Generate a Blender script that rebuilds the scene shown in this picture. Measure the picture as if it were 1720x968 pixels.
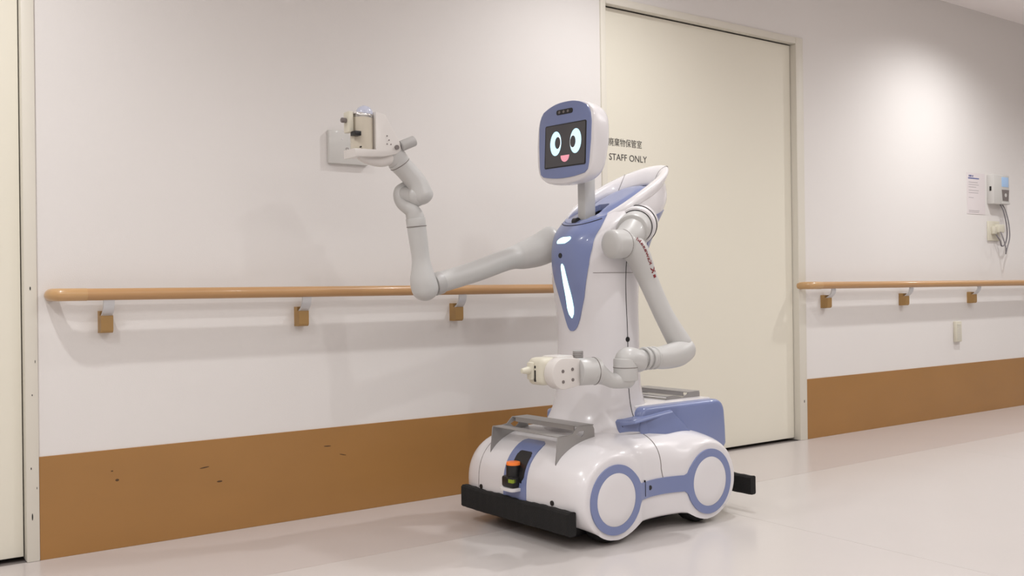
import bpy, bmesh, math
from mathutils import Vector, Matrix
from math import sin, cos, pi, radians as R

for o in list(bpy.data.objects): bpy.data.objects.remove(o)
SC = bpy.context.scene
COL = SC.collection

# ------------------------------------------------------------------ camera
cam_d = bpy.data.cameras.new('camera'); cam = bpy.data.objects.new('camera', cam_d); COL.objects.link(cam)
cam_d.sensor_width = 36; cam_d.lens = 1620/1720*36
cam.location = (0, -3.2, 0.8)
_a = R(35.5)
_f = Vector((sin(_a), cos(_a), 0)); _r = Vector((cos(_a), -sin(_a), 0)); _u = Vector((0, 0, 1))
_f2 = (_f + _u*(2/1620)).normalized(); _u2 = _r.cross(_f2)
rho = 0.0125
_r3 = _r*cos(rho) - _u2*sin(rho)
_u3 = _u2*cos(rho) + _r*sin(rho)
cam.matrix_world = Matrix(((_r3.x, _u3.x, -_f2.x, 0), (_r3.y, _u3.y, -_f2.y, -3.2), (_r3.z, _u3.z, -_f2.z, 0.8), (0, 0, 0, 1)))
SC.camera = cam

# ------------------------------------------------------------------ world and lights
w = bpy.data.worlds.new('world'); SC.world = w; w.use_nodes = True
w.node_tree.nodes['Background'].inputs[0].default_value = (1, .985, .965, 1)
w.node_tree.nodes['Background'].inputs[1].default_value = 0.3
SC.view_settings.view_transform = 'Standard'; SC.view_settings.look = 'None'
SC.view_settings.exposure = 0.19; SC.view_settings.gamma = 1

def spot(x, y, e, z=2.47, ang=150, rad=.03, col=(1, 1, 1)):
    l = bpy.data.lights.new('downlight', 'SPOT'); l.energy = e; l.spot_size = R(ang); l.spot_blend = 1.0
    l.shadow_soft_size = rad; l.color = col
    o = bpy.data.objects.new('downlight', l); o.location = (x, y, z); COL.objects.link(o)
def area(x, y, z, sx, sy, e, col=(1, .99, .98), rot=(0, 0, 0)):  # broad soft fill added under the ceiling, not a fixture of the corridor
    l = bpy.data.lights.new('added_fill_light', 'AREA'); l.shape = 'RECTANGLE'; l.size = sx; l.size_y = sy
    l.energy = e; l.color = col
    o = bpy.data.objects.new('added_fill_light', l); o.location = (x, y, z); o.rotation_euler = rot; COL.objects.link(o)
for x, e in ((-2.55, 52), (.05, 56), (2.65, 49), (5.25, 66), (7.85, 84)): spot(x, -.75, e)
for x, e in ((-3.2, 36), (-.6, 80), (2.0, 28), (4.6, 36), (7.2, 44)): spot(x, -2.0, e, rad=.035)
area(1.2, -3.3, 2.47, 5.0, .8, 34)
area(4.6, -1.9, 2.47, 2.0, 1.0, 10)

# ------------------------------------------------------------------ materials
def srgb(r, g, b):
    def c(v):
        v /= 255
        return v/12.92 if v <= .04045 else ((v+.055)/1.055)**2.4
    return (c(r), c(g), c(b), 1)
def mat(name, col, rough=.5, metal=0, coat=0, noise=0, nscale=6, bump=0, bscale=200, emit=0, alpha=1, stretch=(1, 1, 1), spec=.5):
    m = bpy.data.materials.new(name); m.use_nodes = True
    nt = m.node_tree; b = nt.nodes['Principled BSDF']
    b.inputs['Base Color'].default_value = col; b.inputs['Roughness'].default_value = rough
    b.inputs['Metallic'].default_value = metal; b.inputs['Coat Weight'].default_value = coat
    b.inputs['Coat Roughness'].default_value = .08; b.inputs['Specular IOR Level'].default_value = spec
    tc = nt.nodes.new('ShaderNodeTexCoord'); mp = nt.nodes.new('ShaderNodeMapping')
    nt.links.new(tc.outputs['Object'], mp.inputs[0]); mp.inputs['Scale'].default_value = stretch
    n = nt.nodes.new('ShaderNodeTexNoise'); n.inputs['Scale'].default_value = nscale; n.inputs['Detail'].default_value = 4
    nt.links.new(mp.outputs[0], n.inputs['Vector'])
    mx = nt.nodes.new('ShaderNodeMix'); mx.data_type = 'RGBA'
    k = noise or .015
    mx.inputs[6].default_value = (col[0]*(1-k), col[1]*(1-k), col[2]*(1-k), 1)
    mx.inputs[7].default_value = tuple(min(1, c*(1+k)) for c in col[:3]) + (1,)
    nt.links.new(n.outputs[0], mx.inputs[0]); nt.links.new(mx.outputs[2], b.inputs['Base Color'])
    if emit:
        b.inputs['Emission Color'].default_value = col; b.inputs['Emission Strength'].default_value = emit
    if bump:
        n2 = nt.nodes.new('ShaderNodeTexNoise'); n2.inputs['Scale'].default_value = bscale
        nt.links.new(tc.outputs['Object'], n2.inputs['Vector'])
        bp = nt.nodes.new('ShaderNodeBump'); bp.inputs['Strength'].default_value = bump; bp.inputs['Distance'].default_value = .002
        nt.links.new(n2.outputs[0], bp.inputs['Height']); nt.links.new(bp.outputs[0], b.inputs['Normal'])
    if alpha < 1:
        b.inputs['Alpha'].default_value = alpha
    return m
M = dict(
    wall=mat('wall_paint', srgb(228, 224, 221), .75, bump=.15, bscale=350, noise=.02, nscale=2),
    ceil=mat('ceiling_paint', srgb(249, 243, 241), .85),
    door=mat('door_paint', srgb(232, 227, 212), .45, noise=.02, nscale=1.5),
    frame=mat('frame_paint', srgb(222, 217, 205), .45),
    base=mat('brown_baseboard', srgb(162, 118, 66), .36, noise=.09, nscale=3, stretch=(1, 1, 2)),
    wood=mat('rail_wood', srgb(184, 142, 96), .35, noise=.1, nscale=14, stretch=(.25, 3, 3), coat=.2),
    woodcap=mat('bracket_cover', srgb(170, 134, 82), .5, noise=.06, nscale=10),
    endcap=mat('rail_end_cap', srgb(194, 154, 106), .3, coat=.4),
    bracket=mat('bracket_metal', srgb(208, 208, 210), .35, metal=.3),
    floor=mat('vinyl_sheet', srgb(205, 199, 196), .24, noise=.035, nscale=1.6, bump=.05, bscale=40),
    floor2=mat('vinyl_border', srgb(198, 190, 187), .22, noise=.035, nscale=2),
    dark=mat('gap_dark', srgb(30, 26, 24), .7),
    seam=mat('seam_grey', srgb(120, 112, 108), .7),
    white=mat('white_plastic', srgb(230, 227, 229), .25, coat=.35, noise=.01),
    blue=mat('blue_plastic', srgb(123, 135, 178), .28, coat=.3, noise=.015),
    arm=mat('arm_plastic', srgb(196, 195, 193), .38, coat=.12, noise=.012),
    armd=mat('arm_grey', srgb(180, 178, 176), .4),
    hand=mat('hand_plastic', srgb(220, 215, 211), .35, coat=.2),
    beige=mat('motor_beige', srgb(208, 199, 182), .25, coat=.5),
    cream=mat('cream_plastic', srgb(216, 211, 194), .4),
    steel=mat('rack_steel', srgb(160, 157, 155), .42, metal=.3, noise=.03),
    silver=mat('silver', srgb(205, 203, 200), .2, metal=.9),
    black=mat('black_plastic', srgb(26, 25, 26), .4),
    foam=mat('black_foam', srgb(27, 26, 26), .95, bump=.8, bscale=260),
    rubber=mat('black_rubber', srgb(22, 22, 22), .7),
    orange=mat('orange_lens', srgb(232, 120, 50), .3, emit=.25),
    lime=mat('lime_label', srgb(150, 172, 50), .5),
    led=mat('cyan_light', srgb(200, 255, 240), .3, emit=1.6),
    screen=mat('screen_grey', srgb(62, 60, 62), .18, emit=.25, coat=.3),
    eye=mat('eye_blue', srgb(196, 234, 250), .4, emit=.75),
    pupil=mat('pupil_grey', srgb(62, 60, 62), .4, emit=.3),
    eyeline=mat('eye_line', srgb(240, 246, 248), .4, emit=.8),
    mouth=mat('mouth_pink', srgb(226, 150, 165), .4, emit=.5),
    red=mat('logo_red', srgb(128, 40, 44), .5),
    ink=mat('ink', srgb(70, 68, 66), .6),
    paper=mat('paper', srgb(224, 216, 216), .8),
    pblue=mat('print_blue', srgb(70, 84, 150), .7),
    pgrey=mat('print_grey', srgb(176, 170, 172), .8),
    devgrey=mat('keypad_grey', srgb(120, 112, 110), .5),
    lcd=mat('lcd', srgb(150, 176, 206), .3, emit=.25),
    cable=mat('cable_grey', srgb(128, 124, 128), .5),
    plate=mat('wall_plate', srgb(206, 204, 200), .35, coat=.1),
    domeb=mat('pale_blue_rubber', srgb(200, 204, 222), .25, coat=.4),
    scuff=mat('scuff_brown', srgb(84, 58, 32), .7),
)

# ------------------------------------------------------------------ mesh helpers
def obj(name, bm, m, parent=None, smooth=True, angle=40):
    me = bpy.data.meshes.new(name)
    bmesh.ops.recalc_face_normals(bm, faces=bm.faces)
    bm.to_mesh(me); bm.free()
    me.materials.append(m)
    if smooth:
        for p in me.polygons: p.use_smooth = True
        me.set_sharp_from_angle(angle=R(angle))
    o = bpy.data.objects.new(name, me); COL.objects.link(o)
    if parent is not None: o.parent = parent
    return o
def tag(o, label=None, cat=None, group=None, kind=None):
    if label: o['label'] = label
    if cat: o['category'] = cat
    if group: o['group'] = group
    if kind: o['kind'] = kind
    return o
def empty(name, loc, rz=0):
    o = bpy.data.objects.new(name, None); COL.objects.link(o); o.location = loc; o.rotation_euler = (0, 0, rz)
    o.empty_display_size = .05
    return o
def box(bm, x0, x1, y0, y1, z0, z1, bev=0, seg=2):
    r = bmesh.ops.create_cube(bm, size=1)
    vs = r['verts']
    for v in vs:
        v.co = Vector((x0+(x1-x0)*(v.co.x+.5), y0+(y1-y0)*(v.co.y+.5), z0+(z1-z0)*(v.co.z+.5)))
    if bev:
        es = {e for v in vs for e in v.link_edges}
        bmesh.ops.bevel(bm, geom=list(es), offset=bev, segments=seg, profile=.5, affect='EDGES')
    return bm
def bx(*a, **k):
    return box(bmesh.new(), *a, **k)
def grid(bm, rows, closed=True, cap0=False, cap1=False):
    V = [[bm.verts.new(p) for p in r] for r in rows]
    n = len(rows[0])
    for i in range(len(V)-1):
        for j in range(n if closed else n-1):
            k = (j+1) % n
            try: bm.faces.new((V[i][j], V[i][k], V[i+1][k], V[i+1][j]))
            except ValueError: pass
    if cap0: bm.faces.new(V[0])
    if cap1: bm.faces.new(V[-1][::-1])
    return V
def frame_of(d):
    d = d.normalized(); a = Vector((0, 0, 1)) if abs(d.z) < .9 else Vector((1, 0, 0))
    u = d.cross(a).normalized(); return u, d.cross(u).normalized()
def cyl(bm, p0, p1, r0, r1=None, n=32, bev=0):
    p0 = Vector(p0); p1 = Vector(p1); r1 = r0 if r1 is None else r1
    d = p1-p0; L = d.length; u, v = frame_of(d); d.normalize()
    st = [(0, r0), (L, r1)]
    if bev:
        st = [(0, r0-bev), (bev*.3, r0-bev*.3), (bev, r0), (L-bev, r1), (L-bev*.3, r1-bev*.3), (L, r1-bev)]
    rows = [[p0+d*s+(u*cos(2*pi*j/n)+v*sin(2*pi*j/n))*max(r, 1e-4) for j in range(n)] for s, r in st]
    grid(bm, rows, True, True, True)
    return bm
def ball(bm, c, r, s=(1, 1, 1), n=24):
    q = bmesh.ops.create_uvsphere(bm, u_segments=n, v_segments=n//2, radius=r)
    for v in q['verts']: v.co = Vector((v.co.x*s[0], v.co.y*s[1], v.co.z*s[2]))+Vector(c)
    return bm
def cr(P, t):
    n = len(P)-1; i = min(int(t), n-1); f = t-i
    p0 = P[max(i-1, 0)]; p1 = P[i]; p2 = P[i+1]; p3 = P[min(i+2, n)]
    return .5*((2*p1)+(p2-p0)*f+(2*p0-5*p1+4*p2-p3)*f*f+(3*p1-p0-3*p2+p3)*f**3)
class Tube:
    """tapered swept tube through points with a radius each; round ends"""
    def __init__(s, pts, rad, n=28, sub=6, cap=(1, 1), sq=None):
        P = [Vector(p) for p in pts]; s.n = n
        T = [k/sub for k in range((len(P)-1)*sub+1)]
        s.c = [cr(P, t) for t in T]; s.r = [cr(rad, t) for t in T]
        s.d = []
        for i in range(len(s.c)):
            s.d.append((s.c[min(i+1, len(s.c)-1)]-s.c[max(i-1, 0)]).normalized())
        u, v = frame_of(s.d[0]); s.u = [u]
        for i in range(1, len(s.c)):
            q = s.d[i-1].rotation_difference(s.d[i]); u = q @ u; u = (u-s.d[i]*u.dot(s.d[i])).normalized(); s.u.append(u)
        s.cap = cap
        s.L = [0]
        for i in range(1, len(s.c)): s.L.append(s.L[-1]+(s.c[i]-s.c[i-1]).length)
    def ring(s, c, d, u, r):
        v = d.cross(u)
        return [c+(u*cos(2*pi*j/s.n)+v*sin(2*pi*j/s.n))*r for j in range(s.n)]
    def mesh(s, bm):
        rows = []
        if s.cap[0]:
            for k in range(6):
                a = pi/2*(1-k/6); rows.append(s.ring(s.c[0]-s.d[0]*s.r[0]*sin(a)*s.cap[0], s.d[0], s.u[0], max(s.r[0]*cos(a), 2e-4)))
        for i in range(len(s.c)): rows.append(s.ring(s.c[i], s.d[i], s.u[i], s.r[i]))
        if s.cap[1]:
            for k in range(1, 7):
                a = pi/2*k/6; rows.append(s.ring(s.c[-1]+s.d[-1]*s.r[-1]*sin(a)*s.cap[1], s.d[-1], s.u[-1], max(s.r[-1]*cos(a), 2e-4)))
        grid(bm, rows, True, True, True)
        return bm
    def at(s, l, ang_dir, off, h):
        """surface point at length l; h = distance round the tube from direction ang_dir"""
        i = 0
        while i < len(s.L)-2 and s.L[i+1] < l: i += 1
        f = (l-s.L[i])/max(1e-6, s.L[i+1]-s.L[i])
        c = s.c[i].lerp(s.c[i+1], f); r = s.r[i]+(s.r[i+1]-s.r[i])*f; d = s.d[i].lerp(s.d[i+1], f).normalized()
        a = (ang_dir-d*ang_dir.dot(d)).normalized(); b = d.cross(a)
        t = h/r
        return c+(a*cos(t)+b*sin(t))*(r+off)
def tube(pts, rad, **k):
    if not isinstance(rad, (list, tuple)): rad = [rad]*len(pts)
    return Tube(pts, list(rad), **k).mesh(bmesh.new())
def torus(bm, c, d, Rr, r, n=40, m=8, flat=1.0):
    c = Vector(c); d = Vector(d).normalized(); u, v = frame_of(d)
    rows = []
    for i in range(n+1):
        a = 2*pi*(i % n)/n; e = u*cos(a)+v*sin(a)
        rows.append([c+e*(Rr+r*cos(2*pi*j/m))+d*r*flat*sin(2*pi*j/m) for j in range(m)])
    grid(bm, rows, True); bmesh.ops.remove_doubles(bm, verts=bm.verts, dist=1e-6)
    return bm
def flat_shape(loops, thick, place, bevel=0, cuts=()):
    """filled 2D outline with holes, extruded by thick, then mapped with place(x, y, h)"""
    cu = bpy.data.curves.new('outline', 'CURVE'); cu.dimensions = '2D'; cu.fill_mode = 'BOTH'; cu.extrude = thick/2
    cu.bevel_depth = bevel; cu.bevel_resolution = 1
    for lp in loops:
        s = cu.splines.new('POLY'); s.points.add(len(lp)-1); s.use_cyclic_u = True
        for i, p in enumerate(lp): s.points[i].co = (p[0], p[1], 0, 1)
    return from_curve(cu, lambda x, y, z: place(x, y, z+thick/2), cuts)
def from_curve(cu, place, cuts=()):
    o = bpy.data.objects.new('tmp', cu); COL.objects.link(o)
    dg = bpy.context.evaluated_depsgraph_get(); dg.update()
    me = bpy.data.meshes.new_from_object(o.evaluated_get(dg))
    bm = bmesh.new(); bm.from_mesh(me)
    bpy.data.objects.remove(o); bpy.data.curves.remove(cu); bpy.data.meshes.remove(me)
    bmesh.ops.remove_doubles(bm, verts=bm.verts, dist=1e-6)
    for c in cuts: bmesh.ops.bisect_plane(bm, geom=bm.verts[:]+bm.edges[:]+bm.faces[:], plane_co=(c, 0, 0), plane_no=(1, 0, 0))
    for v in bm.verts: v.co = Vector(place(*v.co))
    return bm
def text_mesh(txt, size, place, extrude=.0006, sx=1.0, align='LEFT', off=0):
    cu = bpy.data.curves.new('text', 'FONT'); cu.body = txt; cu.size = size; cu.extrude = extrude
    cu.align_x = align; cu.offset = off; cu.resolution_u = 3
    return from_curve(cu, lambda x, y, z: place(x*sx, y, z+extrude))
def circ(cx, cy, r, n=48, ry=None, a0=0):
    return [(cx+r*cos(2*pi*i/n+a0), cy+(ry or r)*sin(2*pi*i/n+a0)) for i in range(n)]
def rrect(x0, x1, y0, y1, r, n=6):
    out = []
    for cx, cy, a in ((x1-r, y1-r, 0), (x0+r, y1-r, 90), (x0+r, y0+r, 180), (x1-r, y0+r, 270)):
        for k in range(n+1):
            t = R(a+90*k/n); out.append((cx+r*cos(t), cy+r*sin(t)))
    return out

# ================================================================== SETTING
XL, XR, YB, ZC = -4.0, 10.0, -4.6, 2.5
def struct(name, bm, m, parent=None, smooth=False):
    o = obj(name, bm, m, parent, smooth)
    if parent is None: tag(o, kind='structure')
    return o
fl = struct('floor', bx(XL, XR, YB, .2, -.06, -.003), M['seam'])
def sheet(x0, x1, y0, y1, m):
    o = obj('vinyl_sheet', bx(x0+.0006, x1-.0006, y0+.0006, y1-.0006, -.0025, 0), m, fl, smooth=False); return o
sheet(XL, XR, -.57, 0, M['floor2'])
sheet(XL, .78, YB, -.57, M['floor']); sheet(.78, 2.6, YB, -.57, M['floor']); sheet(2.6, 4.42, YB, -.57, M['floor'])
sheet(4.42, 6.24, YB, -.57, M['floor']); sheet(6.24, XR, YB, -.57, M['floor'])
struct('ceiling', bx(XL, XR, YB, .2, ZC, ZC+.06), M['ceil'])
struct('wall_back', bx(XL, XR, YB-.1, YB, -.05, ZC), M['wall'])
struct('wall_left', bx(XL-.1, XL, YB-.1, .2, -.05, ZC), M['wall'])
struct('wall_right', bx(XR, XR+.1, YB-.1, .2, -.05, ZC), M['wall'])
# the wall with the doors: openings x -.75...486 and 2.80..4.095
D1, D2, D3, D4, DH = -.85, .486, 2.80, 4.095, 2.05
bm = bmesh.new()
E_ = .012
for a, b, z0, z1 in ((XL, D1-E_, -.05, ZC), (D1-E_, D2+E_, DH+E_, ZC), (D2+E_, D3-E_, -.05, ZC), (D3-E_, D4+E_, DH+E_, ZC), (D4+E_, XR, -.05, ZC)):
    box(bm, a, b, 0, .15, z0, z1)
struct('wall_front', bm, M['wall'])
for nm, a, b in (('door_1', D1, D2), ('door_2', D3, D4)):
    struct(nm, bx(a+.002, b-.0035, .03, .065, .012, DH-.004, bev=.001), M['door'])
for i, (a, b) in enumerate(((D1, D2), (D3, D4))):
    bm = bmesh.new()
    box(bm, b, b+.058 if i else b+.036, -.008, .11, 0, DH+.034, bev=.003)
    box(bm, a-.03, a, -.008, .11, 0, DH+.034, bev=.003)
    box(bm, a+.0005, b-.0005, -.0075, .028, DH, DH+.0335, bev=.003)
    struct('trim_%d' % (i+1), bm, M['frame'], smooth=True)
    struct('trim_%d' % (i+3), bx(a+.001, b-.001, .08, .13, .001, DH+.008), M['dark'])
B1, B2 = D2+.0365, D4+.0585
bl = struct('baseboard_left', bx(B1, D3-.031, -.004, 0, 0, .312, bev=.001), M['base'])
br = struct('baseboard_right', bx(B2, XR, -.004, 0, 0, .312, bev=.001), M['base'])
for x, z, w_, h_, t in ((1.02, .222, .035, .004, .1), (1.46, .247, .03, .004, -.05), (1.07, .17, .02, .006, 0), (1.52, .21, .03, .003, -.25), (.73, .245, .008, .004, 0), (.745, .215, .012, .008, 0)):
    b = bmesh.new(); ball(b, (0, 0, 0), 1, (w_/2, .0006, h_/2), 10)
    for v in b.verts:
        v.co = Vector((x+v.co.x*cos(t)-v.co.z*sin(t), v.co.y-.0042, z+v.co.x*sin(t)+v.co.z*cos(t)))
    obj('scuff_mark', b, M['scuff'], bl)
# chips in the paint of the left door frame
for x, z, w_, h_ in ((.502, .135, .004, .022), (.5, .28, .003, .008), (.515, .22, .002, .008), (.503, .82, .004, .012), (.505, .5, .003, .006), (.514, .6, .002, .01)):
    b = bmesh.new(); ball(b, (x, -.0082, z), 1, (w_/2, .0005, h_/2), 10); obj('paint_chip', b, M['dark'], bpy.data.objects['trim_1'])
b = bmesh.new(); ball(b, (4.128, -.0082, .2), 1, (.003, .0005, .008), 10); obj('paint_chip', b, M['dark'], bpy.data.objects['trim_2'])

# lettering on the door leaf
d2 = bpy.data.objects['door_2']
obj('lettering', text_mesh('廃棄物保管室', .0385, lambda x, y, z: (2.838+x, .0298-z, 1.436+y), sx=.88, off=-.0003), M['ink'], d2, smooth=False)
obj('lettering', text_mesh('STAFF ONLY', .042, lambda x, y, z: (2.8405+x, .0298-z, 1.370+y), sx=.97, off=-.0002), M['ink'], d2, smooth=False)
b = flat_shape([circ(2.8165, 1.381, .0125, 24, .026)], .001, lambda x, y, h: (x, .0299-h, y))
obj('emblem', b, M['black'], d2, smooth=False)

# ------------------------------------------------------------------ handrails
def handrail(x0, x1, br_x, label, first=True):
    t = empty('handrail', (x0, 0, .8)); tag(t, label, 'handrail')
    yr = -.068; r = .0185
    e = .10
    obj('rail', tube([(e, yr, 0), ((x1-x0)-.02, yr, 0)], r, n=24, sub=2, cap=(0, 0)), M['wood'], t)
    obj('end_cap', tube([(.012, -.001, -.002), (.010, yr*.45, 0), (.02, yr*.85, 0), (.045, yr, 0), (e, yr, 0)], [r, r*1.03, r*1.05, r*1.05, r*1.05], n=24, cap=(0, 0)), M['endcap'], t)
    for bxx in br_x:
        x = bxx-x0
        # curved metal arm under the rail
        pr = [(yr, -.010), (yr-.001, -.025), (yr+.003, -.042), (yr+.014, -.056), (yr+.028, -.066), (-.02, -.072)]
        b = bmesh.new(); rows = []
        for (y, z) in pr:
            rows.append([Vector((x-.016, y-.004, z)), Vector((x+.016, y-.004, z)), Vector((x+.016, y+.004, z+.002)), Vector((x-.016, y+.004, z+.002))])
        grid(b, rows, True, True, True)
        bmesh.ops.bevel(b, geom=[e_ for e_ in b.edges if e_.is_manifold and e_.calc_face_angle(0) > 1], offset=.0012, segments=1, affect='EDGES')
        a = obj('bracket', b, M['bracket'], t)
        # cover on the wall, rounded lower front corner
        lp = [(0, -.052), (-.027, -.052), (-.027, -.066), (-.044, -.066)] + [(-.044+.012*(1-cos(R(q))), -.108-.012*sin(R(q))) for q in range(0, 91, 15)] + [(0, -.12)]
        c = flat_shape([lp], .036, lambda p, q, h: (x-.018+h, p, q))
        obj('bracket_cover', c, M['woodcap'], t)
    return t
handrail(.548, 2.70, [.712, 1.36, 2.0], 'long wooden handrail on the wall left of the robot, with a pale rounded end')
handrail(4.095, 9.2, [4.30, 5.01, 5.73, 6.45], 'wooden handrail on the wall right of the sliding door, below the notice')

# ------------------------------------------------------------------ wall things
t = empty('wall_panel', (1.552, 0, 1.32)); tag(t, 'square pale grey wall plate behind the raised robot hand', 'wall plate')
obj('plate', bx(-.078, .078, -.018, 0, -.06, .06, bev=.003), M['plate'], t)
obj('button', flat_shape([rrect(-.012, -.002, -.017, -.001, .002), rrect(-.0105, -.0035, -.0155, -.0025, .002)], .001, lambda x, y, h: (x, -.018-h, y)), M['devgrey'], t, smooth=False)
obj('indicator', bx(-.028, -.022, -.019, -.0175, .027, .031), M['white'], t)

t = empty('notice', (5.83, 0, 1.38)); tag(t, 'white printed paper notice with a blue line, left of the wall controller', 'notice')
obj('sheet', bx(-.105, .105, -.002, 0, -.15, .105), M['paper'], t, smooth=False)
obj('heading_line', bx(-.09, .035, -.0028, -.002, .068, .074), M['pblue'], t, smooth=False)
obj('heading', text_mesh('お知らせ', .014, lambda x, y, z: (-.085+x, -.002-z, .08+y)), M['pblue'], t, smooth=False)
for k, (z, x1) in enumerate(((.045, .02), (.03, .03), (.015, .0), (-.005, .03), (-.02, .025), (-.05, -.03), (-.13, .035), (-.14, .03))):
    obj('printed_line', bx(-.085, x1, -.0026, -.002, z, z+.003), M['pgrey'], t, smooth=False)

t = empty('wall_controller', (6.055, 0, 1.39)); tag(t, 'white wall controller box with a small blue display and grey keypad', 'controller')
obj('housing', bx(-.095, .095, -.045, 0, -.092, .092, bev=.005), M['cream'] if 0 else M['plate'], t)
obj('display', bx(.0, .082, -.0465, -.0445, .018, .08, bev=.001), M['lcd'], t)
kp = obj('keypad', flat_shape([[(0, .0), (.088, 0), (.078, -.07), (.012, -.07)]], .0015, lambda x, y, h: (x, -.045-h, y)), M['devgrey'], t, smooth=False)
obj('button', flat_shape([circ(.044, -.034, .012, 20)], .002, lambda x, y, h: (x, -.0465-h, y)), M['plate'], kp)
obj('slot', bx(-.0965, -.0945, -.03, -.018, -.01, .018), M['dark'], t)
obj('lower_lip', bx(-.01, .094, -.05, -.044, -.09, -.078, bev=.002), M['plate'], t)

t = empty('wall_outlet', (6.03, 0, 1.13)); tag(t, 'cream wall socket plate with two plugged adapters below the controller', 'socket')
obj('plate', bx(-.075, .062, -.01, 0, -.062, .062, bev=.003), M['cream'], t)
obj('adapter', bx(-.01, .06, -.045, -.01, -.01, .04, bev=.006), M['cream'], t)
obj('adapter', bx(-.045, -.005, -.03, -.01, -.02, .03, bev=.005), M['cream'], t)
cb = obj('power_cable', tube([(6.07, -.025, 1.30), (6.08, -.04, 1.26), (6.105, -.045, 1.18), (6.115, -.045, 1.11), (6.10, -.04, 1.05), (6.065, -.035, 1.035), (6.035, -.04, 1.07), (6.01, -.03, 1.105)], .0045, n=10), M['cable'])
tag(cb, 'shorter grey cable looping from the wall controller to the socket, inner of two', 'cable')
cb = obj('power_cable', tube([(6.098, -.025, 1.30), (6.108, -.04, 1.26), (6.135, -.045, 1.18), (6.145, -.045, 1.09), (6.115, -.04, 1.01), (6.075, -.055, .985), (6.045, -.07, 1.03), (6.03, -.05, 1.12)], .0035, n=10), M['cable'])
tag(cb, 'longer grey cable hanging lowest under the wall controller, outer of two', 'cable')

t = empty('wall_cover', (5.585, 0, .51)); tag(t, 'small upright cream blank cover on the wall below the right handrail', 'cover')
obj('cover', bx(-.032, .032, -.02, 0, -.062, .062, bev=.004), M['cream'], t)
b = bmesh.new()
for k in range(8): box(b, -.02, .02, -.021, -.0195, -.045+k*.012, -.042+k*.012)
obj('groove', b, M['plate'], t, smooth=False)

# ================================================================== ROBOT
ROB = empty('service_robot', (1.80036+.41*.99878, -.6533+.41*.04939, 0), R(-177.17))
tag(ROB, 'white and blue wheeled humanoid robot raising one arm, smiling face on its screen', 'robot')
def part(name, bm, m, parent=None, smooth=True, angle=40, label=None):
    o = obj(name, bm, m, parent or ROB, smooth, angle)
    if parent is None: o.location = (.41, 0, 0)
    if label: o['label'] = label
    return o

# ---- base shell: side profile blended across the width
CXF, CXR, WZ, WR = -.18, -.62, .142, .125
def smax(a, b, k=.03):
    h = max(0, min(1, .5+.5*(a-b)/k)); return b+(a-b)*h+k*h*(1-h)
def outer_top(x, r=WR, waist=.062):
    c = [math.sqrt(max(0, r*r-(x-cx)**2)) for cx in (CXF, CXR)]
    v = smax(c[0], c[1], .02)
    if CXR < x < CXF: v = smax(v, waist, .06)
    return v
def prof(phi, g):
    """closed profile at blend g (1 = inside, 0 = side face)"""
    c, s = cos(phi), sin(phi)
    # inner
    xf, xr = -.018, -.80
    xi = (xf+xr)/2+(xf-xr)/2*c
    n = 3.0 if c > 0 else 2.5
    e = (1-abs(c)**n)**(1/n)
    zi = .13+(.203*e if s >= 0 else -.095*e)
    # outer
    xf, xr = CXF+WR, CXR-WR
    xo = (xf+xr)/2+(xf-xr)/2*c
    h = outer_top(xo)
    zo = WZ+h if s >= 0 else WZ-(h if not (CXR < xo < CXF) else max(h-.0, outer_top(xo, WR, .085)))
    return xo+(xi-xo)*g, zo+(zi-zo)*g
def gfun(t): return max(0, 1-t**3.6)**.5
HW = .300
def recess(x):
    u = (x+.40)/.115
    return .028*max(0, 1-u*u)**1.0 if abs(u) < 1 else 0
def base_pt(phi, t, sgn, off=0):
    g = gfun(t); x, z = prof(phi, g)
    y = t*HW-recess(x)*t**6
    return Vector((x, sgn*y, z))
NP = 96
phis = [2*pi*j/NP for j in range(NP)]
ts = [sin(pi/2*k/22) for k in range(23)]
bm = bmesh.new(); rows = []
for k in range(22, 0, -1): rows.append([base_pt(p, ts[k], -1) for p in phis])
for k in range(0, 23): rows.append([base_pt(p, ts[k], 1) for p in phis])
V = grid(bm, rows, True)
for sgn, ring in ((-1, V[0]), (1, V[-1])):          # side faces closed toward the axle line
    prev = ring
    for q in (.85, .7, .5, .3, .1):
        cur = []
        for v in ring:
            ax = min(max(v.co.x, CXR), CXF); x = ax+(v.co.x-ax)*q; z = WZ+(v.co.z-WZ)*q
            cur.append(bm.verts.new((x, sgn*(HW-recess(x)), z)))
        for j in range(NP):
            k = (j+1) % NP
            bm.faces.new((prev[j], prev[k], cur[k], cur[j]))
        prev = cur
    bm.faces.new(prev)
for q in range(27):
    nar = [f for f in bm.faces if len(f.verts) > 0 and all(abs(v.co.z-WZ) < .03 and abs(v.co.y) > HW-.04 for v in f.verts)]
    gg = nar+list({e for f in nar for e in f.edges})+list({v for f in nar for v in f.verts})
    bmesh.ops.bisect_plane(bm, geom=gg, plane_co=(-.27-.01*q, 0, 0), plane_no=(1, 0, 0))
for v in bm.verts:
    if abs(v.co.z-WZ) < .03 and abs(v.co.y) > HW-.04 and CXR < v.co.x < CXF: v.co.y = math.copysign(HW-recess(v.co.x), v.co.y)
shell = part('base_shell', bm, M['white'], angle=50)

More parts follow.
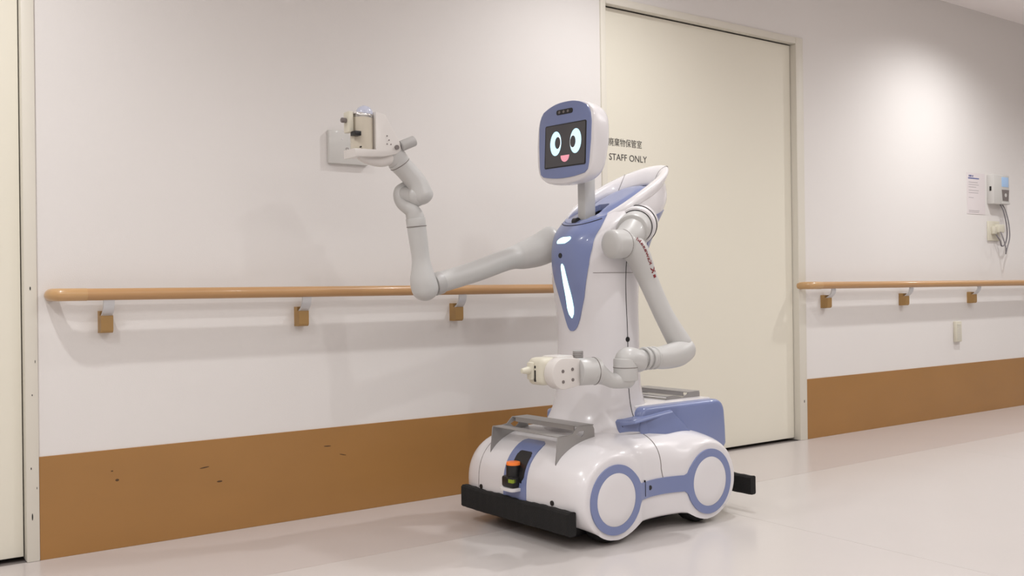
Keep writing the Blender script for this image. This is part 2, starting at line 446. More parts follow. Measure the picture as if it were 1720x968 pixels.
# seams between the front and rear halves of the base
def strip(pts, nrm, wd=.0012, h=.0010):
    bm = bmesh.new(); rows = []
    for i, p in enumerate(pts):
        d = (pts[min(i+1, len(pts)-1)]-pts[max(i-1, 0)]).normalized(); n = nrm[i].normalized(); s = d.cross(n).normalized()
        rows.append([p-s*wd+n*h, p+s*wd+n*h, p+s*wd-n*.002, p-s*wd-n*.002])
    grid(bm, rows, True, True, True); return bm
def phi_for(x, g, top=True):
    lo, hi = .001, pi-.001
    for _ in range(40):
        m = (lo+hi)/2
        if prof(m, g)[0] > x: lo = m
        else: hi = m
    return lo
pts = []; nr = []
for k in range(10, 23):
    t_ = ts[k]; x = -.385-.03*(t_**2)
    ph = phi_for(x, gfun(t_)); p = base_pt(ph, t_, 1); q = base_pt(ph, ts[max(k-1, 0)], 1); r_ = base_pt(ph+.02, t_, 1)
    n = (p-q).cross(r_-p)
    if n.z < 0: n = -n
    if k == 22: n = Vector((0, 1, .6))
    pts.append(p); nr.append(n)
x = pts[-1].x; z_ = pts[-1].z
for k in range(1, 9): pts.append(Vector((x-.001*k, HW-recess(x-.001*k), z_+(.172-z_)*k/8))); nr.append(Vector((0, 1, 0)))
part('seam', strip(pts, nr), M['seam'], shell, False)
# front seam on the far side of the nose
pts = []; nr = []
for k in range(30):
    ph = .02+k/29*1.1-.3; p = base_pt(ph, .68, -1); pts.append(p); nr.append(Vector((cos(ph), -.15, sin(ph))))
part('seam', strip(pts, nr, .0009, .0006), M['seam'], shell, False)
for y, z in ((-.187, .131), (.182, .135)):
    g = gfun(abs(y)/HW); lo_, hi_ = -1.2, .5
    for _ in range(40):
        m_ = (lo_+hi_)/2
        if prof(m_, g)[1] < z: lo_ = m_
        else: hi_ = m_
    x = prof(lo_, g)[0]
    part('screw_hole', cyl(bmesh.new(), (x-.02, y, z), (x+.0025, y, z), .008, n=20), M['black'], shell)

# side trims: blue dog-bone with two round openings, white wheel covers
def dogbone(r, wt, wb):
    top, bot = [], []
    N = 90
    for i in range(N+1):
        x = (CXF+r)+(CXR-CXF-2*r)*(1-cos(pi*i/N))/2
        c = [math.sqrt(max(0, r*r-(x-cx)**2)) for cx in (CXF, CXR)]; v = max(c)
        if CXR < x < CXF:
            a = smax(v, wt, .06); b_ = smax(v, wb, .06)
        else: a = b_ = v
        top.append((x, WZ+a)); bot.append((x, WZ-b_))
    return top+bot[1:-1][::-1]
for sgn in (1, -1):
    lp = dogbone(.109, .030, .008)
    hole = [circ(CXF, WZ, .083, 48), circ(CXR, WZ, .083, 48)]
    bm = flat_shape([lp]+hole, .006, lambda x, y, h: (x, sgn*(HW-recess(x)-.001+h), y), cuts=[-.28-.01*q for q in range(25)])
    tr = part('side_trim', bm, M['blue'], label='blue trim around the wheel covers')
    for cx in (CXF, CXR):
        b = bmesh.new(); rows = []
        for r_, h in ((.083, -.003), (.083, .004), (.081, .0055), (.05, .0065), (.001, .0068)):
            rows.append([(cx+r_*cos(a*2*pi/64), sgn*(HW+h), WZ+r_*sin(a*2*pi/64)) for a in range(64)])
        grid(b, rows, True, True, True)
        part('wheel_cover', b, M['white'])
    xs = -.322
    part('seam', bx(xs-.0008, xs+.0008, sgn*(HW-recess(xs))-.001, sgn*(HW-recess(xs))+.0065, WZ-.012, WZ+.04), M['dark'], tr, False)
    b = cyl(bmesh.new(), (-.352, sgn*(HW-.04), WZ+.011), (-.352, sgn*(HW-recess(-.352)+.0062), WZ+.011), .0078, n=18)
    part('screw_hole', b, M['black'], tr)
# wheels and underside
for x in (-.19, -.61):
    for sgn in (1, -1):
        part('wheel', cyl(bmesh.new(), (x, sgn*.21, .075), (x, sgn*.272, .075), .075, bev=.012, n=40), M['rubber'])
part('undercarriage', bx(-.72, -.08, -.2, .2, .018, .08, bev=.01), M['black'])

# bumpers
def bumper(x0, x1, z0, z1, hw, bow):
    bm = bmesh.new(); rows = []
    N = 40
    for i in range(N+1):
        y = -hw+2*hw*i/N; dz = .0009*sin(i*1.9)+.0012*sin(i*.43+1); dx = .0008*sin(i*2.3)
        o_ = -bow*(y/hw)**2
        e = .8 if i in (0, N) else 1
        rows.append([(x0+o_+dx, y, z0+.004), (x0+o_+.004, y, z0), (x1+o_-.006, y, z0+dz*.5), (x1+o_+dx, y, z0+.006),
                     (x1+o_+dx, y, z1-.006+dz), (x1+o_-.006, y, z1+dz), (x0+o_+.006, y, z1+dz), (x0+o_, y, z1-.004+dz)])
    grid(bm, rows, True, True, True)
    return bm
part('bumper', bumper(-.03, 0, .05, .124, .279, .002), M['foam'], angle=25, label='black foam front bumper')
part('bumper', bumper(-.862, -.835, .064, .13, .305, .002), M['foam'], angle=25, label='black foam rear bumper')
for y in (-.18, .18):
    part('bumper_mount', bx(-.06, -.028, y-.02, y+.02, .07, .1), M['black'])
    part('bumper_mount', bx(-.84, -.78, y-.02, y+.02, .08, .11), M['black'])

# blue nose strip with the sensor in its opening
def nose_patch(y0, y1, ph0, ph1, off, ny=10, npx=40):
    rows = []
    for i in range(npx+1):
        ph = ph0+(ph1-ph0)*i/npx; row = []
        for j in range(ny+1):
            y = y0+(y1-y0)*j/ny
            e = 1
            f = (1-abs(2*i/npx-1))*npx/2      # round the corners of the patch
            if f < 3: e = [.72, .9, .97][int(f)]
            yy = (y0+y1)/2+(y-(y0+y1)/2)*e
            g = gfun(abs(yy)/HW)
            x, z = prof(ph, g); x2, z2 = prof(ph+.01, g)
            n = Vector((z2-z, 0, -(x2-x))).normalized(); row.append(Vector((x, yy, z))+n*off)
        rows.append(row)
    return rows
def slab(rows, off_rows):
    bm = bmesh.new(); n = len(rows[0])
    A = grid(bm, rows, False); B = grid(bm, off_rows, False)
    for i in range(len(rows)-1):
        bm.faces.new((A[i][0], B[i][0], B[i+1][0], A[i+1][0])); bm.faces.new((A[i][-1], A[i+1][-1], B[i+1][-1], B[i][-1]))
    for j in range(n-1):
        bm.faces.new((A[0][j], A[0][j+1], B[0][j+1], B[0][j])); bm.faces.new((A[-1][j], B[-1][j], B[-1][j+1], A[-1][j+1]))
    return bm
def ph_z(z):
    lo, hi = -pi/2, pi/2-.2
    for _ in range(40):
        m = (lo+hi)/2
        if prof(m, 1)[1] < z: lo = m
        else: hi = m
    return lo
pa, pb = ph_z(.07), ph_z(.298)
YS = .058
np_ = part('nose_panel', slab(nose_patch(-YS, YS, pa, pb, .003), nose_patch(-YS, YS, pa, pb, -.004)), M['blue'], label='blue centre panel of the nose')
q0, q1 = ph_z(.175), ph_z(.268)
part('sensor_recess', slab(nose_patch(-.024, .046, q0, q1, .0042, ny=8, npx=20), nose_patch(-.024, .046, q0, q1, -.002, ny=8, npx=20)), M['black'], np_)
b = flat_shape([rrect(-.060, .020, -.036, .036, .014)], .008, lambda x, y, h: (x-.002, y-.004, .150+h), bevel=.001)
part('sensor_bracket', b, M['white'], np_)
b = bmesh.new(); box(b, -.045, .012, -.034, .026, .1585, .196, bev=.008)
cyl(b, (-.016, -.004, .19), (-.016, -.004, .23), .0235, .0235)
sen = part('laser_sensor', b, M['black'])
part('sensor_lens', cyl(bmesh.new(), (-.016, -.004, .226), (-.016, -.004, .240), .0225, .0225, bev=.002), M['orange'], sen, label='orange cap')
part('sensor_label', bx(-.002, .0128, .005, .026, .177, .188), M['lime'], sen, label='lime green label')

# ---- carrying racks of bent steel
def rack(x0, x1, hw, zt, zb_, side_low, hole, name='carrying_rack'):
    """x0 front edge, x1 back edge; side plates follow the shell"""
    t = .003
    o = part(name, bx(x0-.042, x0, -hw, hw, zt-t, zt, bev=.001), M['steel'])
    part('cross_bar', bx(x1, x1+.068, -hw, hw, zb_-t, zb_, bev=.001), M['steel'], o)
    part('bar_flange', bx(x1+.065, x1+.068, -hw+.02, hw-.02, zb_-.016, zb_-.001), M['steel'], o)
    for sgn in (-1, 1):
        part('side_plate', flat_shape([side_low, hole], t, lambda x, y, h: (x, sgn*(hw)-(t if sgn > 0 else 0)+h, y)), M['steel'], o, smooth=False)
    return o
def shell_top(x, y):
    g = gfun(abs(y)/HW); return prof(phi_for(x, g), g)[1]
lo = [(x, shell_top(x, .17)-.002) for x in (-.052, -.06, -.075, -.09, -.11, -.13, -.15, -.17, -.19, -.205, -.215)]
lo = [(-.046, .226)]+lo[1:]
lp = lo+[(-.214, .345), (-.208, .356), (-.2, .360), (-.145, .360), (-.135, .352), (-.12, .338), (-.1, .335), (-.064, .335), (-.057, .33)]
rack(-.058, -.212, .17, .335, .360, lp, [(-.135, .336), (-.15, .343), (-.172, .343), (-.170, .333), (-.158, .324), (-.146, .327)])
rack(-.60, -.775, .13, .416, .424, [(-.6, .38), (-.775, .38), (-.775, .418), (-.77, .422), (-.715, .422), (-.705, .414), (-.68, .406), (-.65, .416), (-.608, .416), (-.6, .41)], circ(-.69, .397, .006, 12))

# ---- blue rear cover with white deck
def cover_mesh():
    bm = bmesh.new()
    top = [(-.42, .399), (-.46, .400), (-.60, .400), (-.74, .399)]+[(-.775-.047*sin(R(a)), .352+.047*cos(R(a))) for a in range(10, 91, 10)]+[(-.826, .30), (-.829, .24), (-.80, .2)]
    prof_ = [(-.385, .33), (-.390, .36), (-.397, .382), (-.408, .395)]+top+[(-.6, .2), (-.42, .25)]
    rows = []
    for y, ins in ((-.209, .014), (-.207, .007), (-.202, .002), (-.194, 0), (.194, 0), (.202, .002), (.207, .007), (.209, .014)):
        rows.append([(x+(ins if x < -.6 else -ins*.5), y, z-ins*(1 if z > .33 else 0)) for x, z in prof_])
    grid(bm, rows, True, True, True)
    return bm
rc = part('rear_cover', cover_mesh(), M['blue'], angle=35, label='blue box cover behind the torso')
for sgn in (1, -1):
    # stepped skirt running forward past the torso
    out = [(-.312, .29), (-.318, .357), (-.325, .364), (-.35, .366), (-.40, .372), (-.47, .379), (-.53, .384), (-.62, .30), (-.6, .27), (-.5, .27), (-.4, .27)]
    bm = bmesh.new(); rows = []
    for y, ins in ((.10, 0), (.206, 0), (.214, .0015), (.220, .005), (.224, .012)):
        row = []
        for x, z in out:
            yy = y*1.0
            if x > -.34: yy = min(y, .150+(y-.1)*.25)+.02*(-x-.312)/.03 if y > .1 else .1
            row.append((x, sgn*yy, z-(ins if z > .31 else 0)))
        rows.append(row)
    grid(bm, rows, True, True, True)
    part('cover_skirt', bm, M['blue'], rc, angle=35)
    part('cover_screw', cyl(bmesh.new(), (-.33, sgn*.13, .345), (-.33, sgn*.187, .345), .006, n=16), M['dark'], rc)
part('deck_plate', bx(-.785, -.40, -.172, .172, .385, .403, bev=.005), M['white'], rc, label='white top of the rear cover')

# ---- torso
TR = [(-.185, .318, -.65, .318, .205), (-.212, .335, -.615, .335, .190), (-.245, .375, -.555, .38, .174), (-.264, .43, -.528, .43, .163), (-.273, .50, -.518, .50, .158),
      (-.277, .65, -.514, .65, .156), (-.266, .755, -.515, .77, .157), (-.250, .83, -.53, .85, .159), (-.240, .895, -.575, .93, .153),
      (-.243, .95, -.63, 1.03, .154), (-.260, .985, -.685, 1.13, .160), (-.295, 1.02, -.675, 1.215, .146)]
TR = [tuple(map(float, t_)) for t_ in TR]
NEXP = 2.2
def ring_par(v):
    v = max(0, min(len(TR)-1, v)); i = min(int(v), len(TR)-2); f = v-i
    out = []
    for k in range(5):
        P = [t_[k] for t_ in TR]; p0 = P[max(i-1, 0)]; p1 = P[i]; p2 = P[i+1]; p3 = P[min(i+2, len(P)-1)]
        out.append(.5*((2*p1)+(p2-p0)*f+(2*p0-5*p1+4*p2-p3)*f*f+(3*p1-p0-3*p2+p3)*f**3))
    return out
def torso_pt(u, v, sc=1.0, off=0):
    """u in degrees, 0 = front, 90 = the robot's left side"""
    xf, zf, xb, zb, b = ring_par(v)
    C = Vector(((xf+xb)/2, 0, (zf+zb)/2)); A = Vector(((xf-xb)/2, 0, (zf-zb)/2))
    e = 2/NEXP
    c, s = cos(R(u)), sin(R(u))
    cu = math.copysign(abs(c)**e, c); su = math.copysign(abs(s)**e, s)
    p = C+A*cu*sc+Vector((0, b*su*sc, 0))
    if off:
        p = p+torso_n(u, v)*off
    return p
def torso_n(u, v):
    d = .5; a = torso_pt(u+d, v)-torso_pt(u-d, v)
    v0, v1 = max(0, v-.05), min(len(TR)-1, v+.05)
    b = torso_pt(u, v1)-torso_pt(u, v0); n = a.cross(b).normalized()
    c = torso_pt(u, v)-Vector(((ring_par(v)[0]+ring_par(v)[2])/2, 0, (ring_par(v)[1]+ring_par(v)[3])/2))
    return n if n.dot(c) > 0 else -n
VT = len(TR)-1
bm = bmesh.new(); rows = []
NV = VT*6
for i in range(NV+1): rows.append([torso_pt(a*360/96, VT*i/NV) for a in range(96)])
for sc, dz in ((.97, -.010), (.93, -.03), (.88, -.04)): rows.append([torso_pt(a*360/96, VT, sc)+Vector((0, 0, dz)) for a in range(96)])
grid(bm, rows, True, True, True)
torso = part('torso_shell', bm, M['white'], angle=60)

def v_at_z(z, u=0):
    lo, hi = 0, VT
    for _ in range(40):
        m = (lo+hi)/2
        if torso_pt(u, m).z < z: lo = m
        else: hi = m
    return lo
# chest panel: V shape
vtip = v_at_z(.655)
def vhalf(v):
    K = [(vtip+p, q) for p, q in ((-.01, .3), (.012, 3), (.04, 5), (.1, 7.5), (.2, 10), (.38, 13.5), (1.1, 23), (2.65, 36), (3.5, 40), (4.6, 41), (6.1, 45))]
    for (a, p), (b, q) in zip(K, K[1:]):
        if v <= b: return p+(q-p)*max(0, (v-a)/(b-a))
    return 45
def patch(vs, half, off, nu=24, uc=0):
    return [[torso_pt(uc-.74*half(v)+1.74*half(v)*j/nu, v, 1, off) for j in range(nu+1)] for v in vs]
vs = [vtip+(VT-vtip)*(i/60)**1.5 for i in range(61)]
chest = part('chest_panel', slab(patch(vs, vhalf, .0035), patch(vs, vhalf, -.004)), M['blue'], label='blue V-shaped chest panel')
# light strips and chest camera
def led_patch(va, vb, uf, wf, off=.0055):
    vs = [va+(vb-va)*i/20 for i in range(21)]
    def rows(o_):
        out = []
        for i, v in enumerate(vs):
            f = i/20; w_ = wf(f); uc = uf(f)
            out.append([torso_pt(uc-w_+2*w_*j/6, v, 1, o_) for j in range(7)])
        return out
    return slab(rows(off), rows(.001))
va, vb = v_at_z(.70), v_at_z(.884)
part('light_strip', led_patch(va, vb, lambda f: 2-3*f, lambda f: .3+4.6*min(1, f/.14)**.5*(1-.68*f)*min(1, (1.001-f)/.06)**.5), M['led'], chest, label='long glowing cyan light strip')
va, vb = v_at_z(.952), v_at_z(.972)
part('light_strip', led_patch(va, vb, lambda f: -4+7*f, lambda f: .6+8.5*max(0, sin(pi*(.15+.75*f)))**.6), M['led'], chest, label='short glowing cyan light strip')
p = torso_pt(-3, v_at_z(.912)); n = torso_n(-3, v_at_z(.912))
part('chest_camera', cyl(bmesh.new(), p-n*.004, p+n*.0055, .0085, n=20), M['black'], chest)

# blue deck inside the collar
def topring(u, sc): return torso_pt(u, VT, sc)
bm = bmesh.new(); rows = []
def deck_z(u, sc):
    c = cos(R(u))*sc; b_ = max(0, min(1, (.80-c)/.35)); b_ = b_*b_*(3-2*b_)
    e_ = max(0, min(1, (sc-.4)/.5)); b_ *= e_*e_*(3-2*e_)      # 0 at the front and middle, 1 under the collar
    return .0035*(1-b_)-(.028-.018*max(0, .93-sc))*b_
def deck_row(lo, sc_, n=96):
    out = []
    for k in range(n):
        u = k*360/n; c = cos(R(u)); b_ = max(0, min(1, (.80-c)/.35)); q = sc_*(1.0-(.06*b_))
        out.append(topring(u, q)+Vector((0, 0, deck_z(u, sc_)-lo)))
    return out
rows = [deck_row(.012, .6), deck_row(.012, .99), deck_row(.006, .999), deck_row(0, .995)]+[deck_row(0, q) for q in (.95, .88, .8, .7, .6, .5, .4, .3, .2, .1, .03)]
grid(bm, rows, True, True, True)
deck = part('shoulder_deck', bm, M['blue'], angle=35, label='blue deck inside the white collar')
cutm = bx(-.435, -.318, -.030, .034, .99, 1.2, bev=.012)
cme = bpy.data.meshes.new('cut'); bmesh.ops.recalc_face_normals(cutm, faces=cutm.faces); cutm.to_mesh(cme); cutm.free()
co = bpy.data.objects.new('cut', cme); COL.objects.link(co); co.parent = ROB; co.location = (.41, 0, 0)
md = deck.modifiers.new('notch', 'BOOLEAN'); md.object = co; md.operation = 'DIFFERENCE'; md.solver = 'EXACT'
dg = bpy.context.evaluated_depsgraph_get(); dg.update()
nm = bpy.data.meshes.new_from_object(deck.evaluated_get(dg)); deck.modifiers.clear(); deck.data = nm
bpy.data.objects.remove(co)
nm.materials.clear(); nm.materials.append(M['blue'])
part('neck_well', bx(-.436, -.317, -.031, .035, .985, 1.0), M['blue'], deck)
# seam across the neck foot and pocket beside the neck
pts = [torso_pt(u, VT-.3, 1, .0042) for u in range(-32, 43, 3)]
part('seam', strip(pts, [torso_n(u, VT-.3) for u in range(-32, 43, 3)], .0012, .0006), M['dark'], chest, False)
# white collar band round the back
bm = bmesh.new(); rows = []
u0, u1 = 44, 316
for i in range(81):
    u = u0+(u1-u0)*i/80
    c = topring(u, .955)
    tn = (topring(u+1, 1)-topring(u-1, 1)).normalized()
    upv = Vector((-.49, 0, .87)); out = (topring(u, 1)-topring(u, .9)).normalized()
    e = min(1, min(i, 80-i)/20); k = (.22+.78*sin(pi/2*e))
    bk = .5-.5*cos(R(u)) ; hw = (.021+.002*bk)*k; hh = (.032+.008*bk)*k
    row = []
    for j in range(16):
        a = 2*pi*j/16; ca, sa = cos(a), sin(a)
        ex = math.copysign(abs(ca)**.7, ca); ez = math.copysign(abs(sa)**.7, sa)
        row.append(c+out*hw*ex+upv*(hh*ez-.001*k))
    rows.append(row)
grid(bm, rows, True, True, True)
collar = part('collar', bm, M['white'], angle=60, label='white rim swept up at the back')
for u in (224, 150):
    c = topring(u, .955); out = (topring(u, 1)-topring(u, .9)).normalized(); upv = Vector((-.49, 0, .87)); bk = .5-.5*cos(R(u))
    along = out.cross(upv).normalized(); rows = []
    for d in (-.0009, .0009):
        rows.append([c+along*d+out*(.0225+.002*bk)*math.copysign(abs(cos(2*pi*j/24))**.7, cos(2*pi*j/24))+upv*((.0333+.008*bk)*math.copysign(abs(sin(2*pi*j/24))**.7, sin(2*pi*j/24))-.001) for j in range(24)])
    bm = bmesh.new(); grid(bm, rows, True, True, True)
    part('seam', bm, M['seam'], collar, False)

# back panel (blue) under the shoulder
def bp_rows(off):
    out = []
    for i in range(13):
        v = v_at_z(.90, 90)+(v_at_z(1.03, 90)-v_at_z(.90, 90))*i/12
        a0 = 122-16*i/12; out.append([torso_pt(a0+(360-2*a0)*j/30, v, 1, off) for j in range(31)])
    return out
part('back_panel', slab(bp_rows(.003), bp_rows(-.004)), M['blue'], label='blue panel on the lower back of the shoulders')
# seams and hole on the torso side
zz = [.352+(.925-.352)*i/40 for i in range(41)]
for sg in (1, -1):
    u_ = 86*sg
    pts = [torso_pt(u_, v_at_z(z, u_)) for z in zz]
    part('seam', strip(pts, [torso_n(u_, v_at_z(z, u_)) for z in zz], .0011, .0008), M['dark'], torso, False)
    pts = []; ns = []
    for k in range(20):
        uu = sg*(40+k*3.6); v = v_at_z(.851, uu); pts.append(torso_pt(uu, v)); ns.append(torso_n(uu, v))
    part('seam', strip(pts, ns, .0008, .0006), M['seam'], torso, False)
    p = torso_pt(u_, v_at_z(.627, u_)); n = torso_n(u_, v_at_z(.627, u_))
    part('screw_hole', cyl(bmesh.new(), p-n*.004, p+n*.0014, .0085, n=20), M['black'], torso)

# ---- neck and head
nk = part('neck', bx(-.375, -.325, -.019, .019, 1.0, 1.265, bev=.004), M['arm'])
part('head_mount', bx(-.342, -.29, -.022, .022, 1.215, 1.258, bev=.004), M['arm'], nk)
b = bmesh.new(); cyl(b, (-.31, -.02, 1.03), (-.31, .0, 1.03), .013); part('neck_pivot', b, M['black'])
HT = bpy.data.objects.new('tmp', None)
HM = Matrix.Translation((-.262, .006, 1.292)) @ Matrix.Rotation(R(5), 4, 'Z') @ Matrix.Rotation(R(-3.0), 4, 'Y')
def H(p): return HM @ Vector(p)
def head_outline(sc_y=1, sc_z=1, n=72):
    out = []
    for i in range(n):
        a = 2*pi*i/n; c, s = cos(a), sin(a); e = 2/5.2
        y = (.135)*math.copysign(abs(c)**e, c); z = .122*math.copysign(abs(s)**e, s)
        z += (.022 if z > 0 else -.018)*abs(z)/.122*(1-(y/.135)**2)
        y *= 1-.06*max(0, -z/.14)-.05*max(0, z/.14)**2
        out.append((y*sc_y, z*sc_z))
    return out
bm = bmesh.new(); rows = []
for x, sy, sz in ((-.074, .74, .80), (-.071, .88, .90), (-.063, .95, .95), (-.05, .975, .975), (-.04, .99, .99), (-.01, 1, 1), (.006, .997, .997), (.012, .985, .985), (.015, .955, .96)):
    rows.append([H((x*(1+.3*min(0, z/.14)) if x < 0 else x, y, z)) for y, z in head_outline(sy, sz)])
grid(bm, rows, True, True, True)
head = part('head_shell', bm, M['white'], angle=60)
# blue face
fp = []
for k in range(41):                       # top arc, right to left
    y = .100-.200*k/40
    fp.append((y, .141-.026*(abs(y)/.100)**2.4))
left = [(-.110, .102), (-.115, .088), (-.119, .06), (-.118, 0), (-.112, -.075), (-.107, -.098), (-.095, -.108)]
bot = [(-.095+.19*k/20, -.108-.010*(1-((-.095+.19*k/20)/.095)**2)) for k in range(1, 20)]
fp = fp+left+bot+[(-y, z) for y, z in left[::-1]]
def fmap(x, y, h): 
    zb = max(0, (y-.115)/.03)
    return H((.0135+h-.012*zb*zb*0-.004*zb, x, y))
part('face_plate', flat_shape([fp], .005, fmap, bevel=.0012), M['blue'], head, angle=30, label='blue face surround')
part('screen_bezel', flat_shape([rrect(-.0885, .102, -.082, .066, .006)], .0015, lambda x, y, h: H((.0195+h, x, y))), M['black'], head, smooth=False)
scr = part('screen', flat_shape([rrect(-.084, .098, -.078, .0625, .004)], .0012, lambda x, y, h: H((.0208+h, x, y))), M['screen'], head, smooth=False)
def onscr(loops, d): return flat_shape(loops, .0006, lambda x, y, h: H((.0220+d+h, .0075+x*.97, y*.98-.010)))
# local +y is on the viewer's right
part('eye', onscr([circ(-.045, .011, .0262, 48, .0425)], 0), M['eye'], head, False)
part('eye', onscr([circ(.050, .011, .0262, 48, .0425)], 0), M['eye'], head, False)
part('pupil', onscr([circ(-.0335, .013, .0135, 40, .0215)], .0006), M['eyeline'], head, False)
part('pupil', onscr([circ(-.0345, .0125, .0130, 40, .0208)], .0012), M['pupil'], head, False)
part('pupil', onscr([circ(.0375, .0095, .0135, 40, .0215)], .0006), M['eyeline'], head, False)
part('pupil', onscr([circ(.0383, .0095, .0128, 40, .0206)], .0012), M['pupil'], head, False)
part('mouth', onscr([[(.001+.0205*cos(pi+pi*k/24), -.0335+.023*sin(pi+pi*k/24)) for k in range(25)]], 0), M['mouth'], head, False)
cb_ = part('camera_bar', flat_shape([rrect(-.038, .038, .0985, .1155, .007)], .002, lambda x, y, h: H((.0188+h, x, y))), M['black'], head)
for y in (-.024, -.004, .016):
    part('lens', flat_shape([circ(y, .107, .0048, 16)], .0008, lambda x, y_, h: H((.0208+h, x, y_))), M['devgrey'], head)

# ---- arms
def V3(*p): return Vector(p)
def ringseam(c, d, r, parent, w_=.0011):
    part('seam', torus(bmesh.new(), c, d, r, w_, m=6), M['seam'], parent)
# near arm (robot's left), hanging down, forearm across the body
ax = V3(.80, .53, -.26).normalized()
A0 = V3(-.442, .150, 1.012)
arm = part('arm', Tube([(-.335, .198, .950), (-.372, .215, .915), (-.41, .232, .82), (-.448, .262, .71), (-.495, .292, .61)], [.046, .043, .0335, .0325, .039], sub=8, cap=(.8, .9)).mesh(bmesh.new()), M['arm'], label='lowered arm with red lettering')
armT = Tube([(-.335, .198, .950), (-.372, .215, .915), (-.41, .232, .82), (-.448, .262, .71), (-.495, .292, .61)], [.046, .043, .0335, .0325, .039], sub=8)
part('shoulder_socket', cyl(bmesh.new(), A0-ax*.012, A0-ax*.004, .0685, bev=.003, n=48), M['dark'], arm)
b = bmesh.new(); cyl(b, A0-ax*.05, A0+ax*.022, .066, bev=.006, n=48); part('shoulder_ring', b, M['white'], arm)
part('shoulder_gap', cyl(bmesh.new(), A0, A0+ax*.0235, .0575, n=48), M['dark'], arm)
b = bmesh.new(); cyl(b, A0, A0+ax*.085, .055, bev=.012, n=48); part('shoulder_joint', b, M['arm'], arm)
b = tube([A0+ax*.065, V3(-.36, .195, .968), V3(-.335, .198, .950)], [.046, .047, .047]); part('shoulder_link', b, M['arm'], arm)
b = tube([(-.345, .198, .945), (-.305, .205, .943), (-.27, .205, .941)], [.047, .0475, .047], cap=(.3, .4)); part('shoulder_cap', b, M['arm'], arm)
ringseam((-.318, .203, .944), (1, .1, -.05), .0475, arm)
# forearm
fa = part('forearm', tube([(-.503, .298, .592), (-.46, .305, .580), (-.40, .30, .572), (-.36, .298, .573), (-.31, .29, .572)], [.041, .042, .038, .034, .030], sub=8, cap=(.9, .6)), M['arm'], arm)
for k in range(3):
    part('cuff_ring', torus(bmesh.new(), (-.36+.022*k, .298, .573), (1, 0, 0), .0325, .005, m=10), M['arm'], arm)
b = tube([(-.30, .288, .566), (-.262, .28, .572), (-.252, .278, .558)], [.036, .040, .037], cap=(.9, .9)); part('wrist_ball', b, M['arm'], arm)
b = bmesh.new(); cyl(b, (-.252, .278, .578), (-.252, .278, .505), .039, bev=.006, n=36); part('wrist_joint', b, M['arm'], arm)
ringseam((-.252, .278, .548), (0, 0, 1), .0392, arm)
b = tube([(-.252, .278, .514), (-.21, .267, .507), (-.18, .258, .520), (-.14, .25, .541)], [.034, .024, .026, .040], cap=(.9, .4)); part('wrist_link', b, M['arm'], arm)
b = bmesh.new(); cyl(b, (-.16, .25, .541), (-.085, .235, .541), .0425, bev=.006, n=36); hd = part('hand_mount', b, M['arm'], arm)
ringseam((-.143, .247, .541), (1, -.2, 0), .0427, arm)
# hand body: plates on both sides with the gripper between
hp = [(-.095, .575), (-.06, .583)]+[(-.02+.044*cos(R(a)), .540+.044*sin(R(a))) for a in range(95, -100, -12)]+[(-.06, .500), (-.095, .508), (-.090, .54)]
hn = part('hand', flat_shape([hp], .035, lambda x, y, h: (x, .21+h, y), bevel=.004), M['hand'], arm)
for x, z in ((-.013, .548), (-.052, .552), (-.014, .516), (-.053, .520)):
    part('bolt', cyl(bmesh.new(), (x, .24, z), (x, .2505, z), .0052, n=16), M['devgrey'], arm)
b = bmesh.new(); box(b, -.07, .035, .13, .208, .503, .588, bev=.02, seg=4); part('gripper_body', b, M['cream'], arm)
part('slot', bx(.030, .0356, .17, .178, .515, .55), M['dark'], arm)
part('slot', bx(.030, .0356, .17, .178, .556, .564), M['dark'], arm)
part('hand_cover', bx(-.09, -.02, .14, .215, .575, .592, bev=.006), M['hand'], arm)
b = bmesh.new(); box(b, .03, .046, .145, .172, .52, .575, bev=.006); part('finger', b, M['cream'], arm)
part('fingertip', cyl(bmesh.new(), (.042, .158, .55), (.075, .158, .549), .013, .008, bev=.003, n=20), M['cream'], arm)
b = bmesh.new(); cyl(b, (-.12, .2, .575), (-.12, .2, .605), .016, bev=.004)
part('lever', b, M['armd'], arm)
b = bmesh.new()
for k in range(4): torus(b, (-.12, .2, .585+.005*k), (0, 0, 1), .0162, .001, n=24, m=6)
part('ribbing', b, M['devgrey'], arm)

# lettering along the upper arm, running up from the elbow side
adir = V3(.35, .82, .35)
Ltot = armT.L[-1]
def on_arm(l0):
    return lambda x, y, z: armT.at(l0-x, adir, .0004+z, -(y)-.004)
obj_ = part('lettering', text_mesh('Kawasaki', .0195, on_arm(.105), sx=1.22, extrude=.0003, off=.0002), M['red'], arm, False)
part('emblem', text_mesh('K', .026, on_arm(.135), sx=1.1, extrude=.0003, off=.001), M['red'], arm, False)
b = flat_shape([[(0, 0), (.011, 0), (.011, .011), (0, .011)]], .0006, lambda x, y, h: armT.at(.152-x, adir, .0004+h, -y-.004))
part('emblem', b, M['red'], arm, False)

# far arm (robot's right), raised
armB = part('arm', Tube([(-.33, -.15, .965), (-.275, -.18, .935), (-.225, -.205, .918), (-.17, -.215, .905), (-.05, -.235, .865), (.07, -.25, .832), (.11, -.25, .822)], [.062, .056, .048, .038, .0365, .0355, .0355], sub=7, cap=(.6, 0)).mesh(bmesh.new()), M['arm'], label='raised arm lifting its hand to head height')
part('shoulder_socket', cyl(bmesh.new(), (-.40, -.08, .975), (-.34, -.12, .96), .05, bev=.004), M['white'], armB)
b = bmesh.new(); cyl(b, (.09, -.25, .826), (.122, -.25, .818), .0385, bev=.003); part('elbow_collar', b, M['armd'], armB)
b = tube([(.155, -.25, .808), (.163, -.25, .835), (.17, -.25, .90), (.180, -.25, .97), (.186, -.25, 1.01)], [.046, .044, .031, .0315, .032], sub=8, cap=(.95, 0)); fb = part('forearm', b, M['arm'], armB)
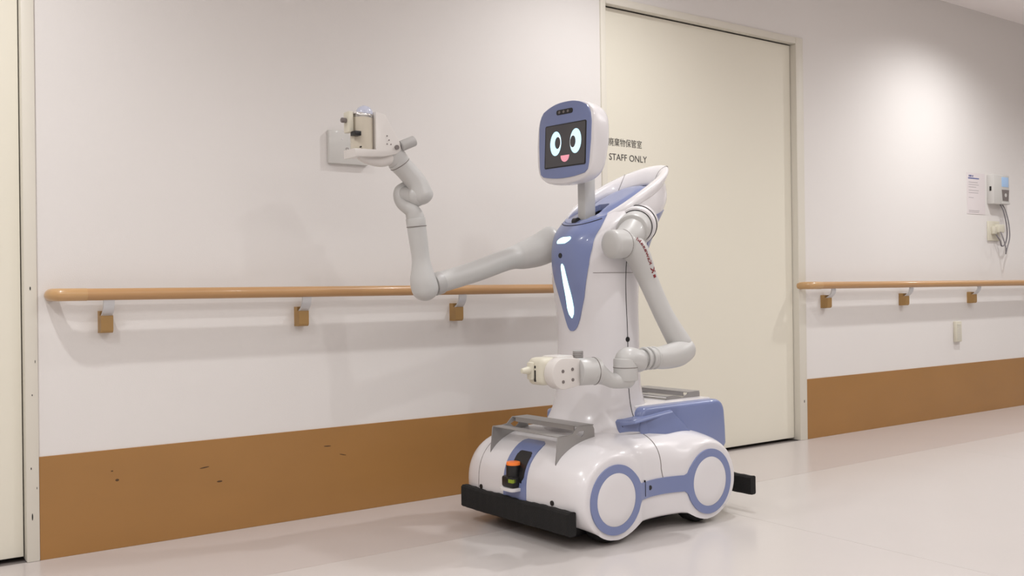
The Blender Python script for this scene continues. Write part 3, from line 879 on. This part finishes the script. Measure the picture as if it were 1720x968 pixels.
b = bmesh.new(); cyl(b, (.186, -.25, 1.01), (.190, -.25, 1.04), .0325, bev=.002); part('forearm_collar', b, M['arm'], armB)
ringseam((.186, -.25, 1.012), (.1, 0, 1), .0327, armB)
b = tube([(.190, -.25, 1.04), (.205, -.25, 1.065), (.235, -.262, 1.085), (.245, -.272, 1.11), (.238, -.275, 1.135), (.215, -.272, 1.15)], [.031, .026, .018, .014, .013, .012], cap=(.5, .8)); part('wrist_fork', b, M['arm'], armB)
b = bmesh.new(); cyl(b, (.225, -.285, 1.115), (.178, -.235, 1.11), .033, bev=.006, n=36); ball(b, (.19, -.245, 1.113), .036); part('wrist_joint', b, M['arm'], armB)
b = tube([(.175, -.235, 1.115), (.190, -.24, 1.155), (.225, -.248, 1.195), (.262, -.25, 1.225)], [.040, .035, .034, .033], cap=(.8, 0)); part('wrist_link', b, M['arm'], armB)
b = bmesh.new(); cyl(b, (.244, -.25, 1.212), (.285, -.25, 1.262), .035, .036, bev=.003, n=36); part('hand_mount', b, M['arm'], armB)
ringseam((.2475, -.25, 1.215), (.63, 0, .78), .0352, armB)
part('bolt', cyl(bmesh.new(), (.283, -.25, 1.262), (.283, -.207, 1.262), .0075, n=16), M['devgrey'], armB)
b = bmesh.new(); cyl(b, (.262, -.22, 1.268), (.213, -.215, 1.290), .0175, bev=.003); part('lever', b, M['armd'], armB)
# hand: side plate, base and motor
hp = [(.355, 1.366), (.325, 1.362), (.318, 1.35), (.27, 1.275), (.268, 1.255), (.285, 1.243), (.33, 1.232), (.43, 1.225), (.432, 1.245), (.355, 1.247)]
b = flat_shape([hp], .07, lambda x, y, h: (x, -.285+h, y), bevel=.003); hnB = part('hand', b, M['hand'], armB)
b = bmesh.new(); cyl(b, (.389, -.25, 1.248), (.389, -.25, 1.355), .036, n=40); part('hand_motor', b, M['beige'], armB)
b = bmesh.new(); cyl(b, (.389, -.25, 1.350), (.389, -.25, 1.362), .0365, n=40, bev=.001); part('motor_ring', b, M['silver'], armB)
b = bmesh.new(); box(b, .345, .428, -.272, -.228, 1.360, 1.366, bev=.001); part('top_plate', b, M['hand'], armB)
b = bmesh.new(); box(b, .428, .445, -.265, -.23, 1.30, 1.366, bev=.003); part('finger', b, M['cream'], armB)
part('finger_knob', cyl(bmesh.new(), (.445, -.248, 1.338), (.462, -.248, 1.338), .008, bev=.002), M['devgrey'], armB)
part('finger_block', bx(.415, .437, -.235, -.205, 1.288, 1.302, bev=.001), M['black'], armB)
b = bmesh.new(); ball(b, (.378, -.25, 1.364), .0285, (1, 1, 1)); part('soft_dome', b, M['domeb'], armB, label='pale blue translucent dome on top of the hand')
for x, z in ((.318, 1.296), (.311, 1.283), (.304, 1.270), (.318, 1.270)):
    part('bolt', cyl(bmesh.new(), (x, -.22, z), (x, -.2105, z), .0022, n=10), M['devgrey'], armB)
part('slot', cyl(bmesh.new(), (.412, -.22, 1.254), (.412, -.212, 1.254), .0022, n=10), M['dark'], armB)
b = tube([(.285, -.25, 1.24), (.32, -.25, 1.222), (.37, -.25, 1.222), (.395, -.25, 1.228)], [.03, .022, .016, .012], cap=(.6, .8)); part('hand_underside', b, M['hand'], armB)
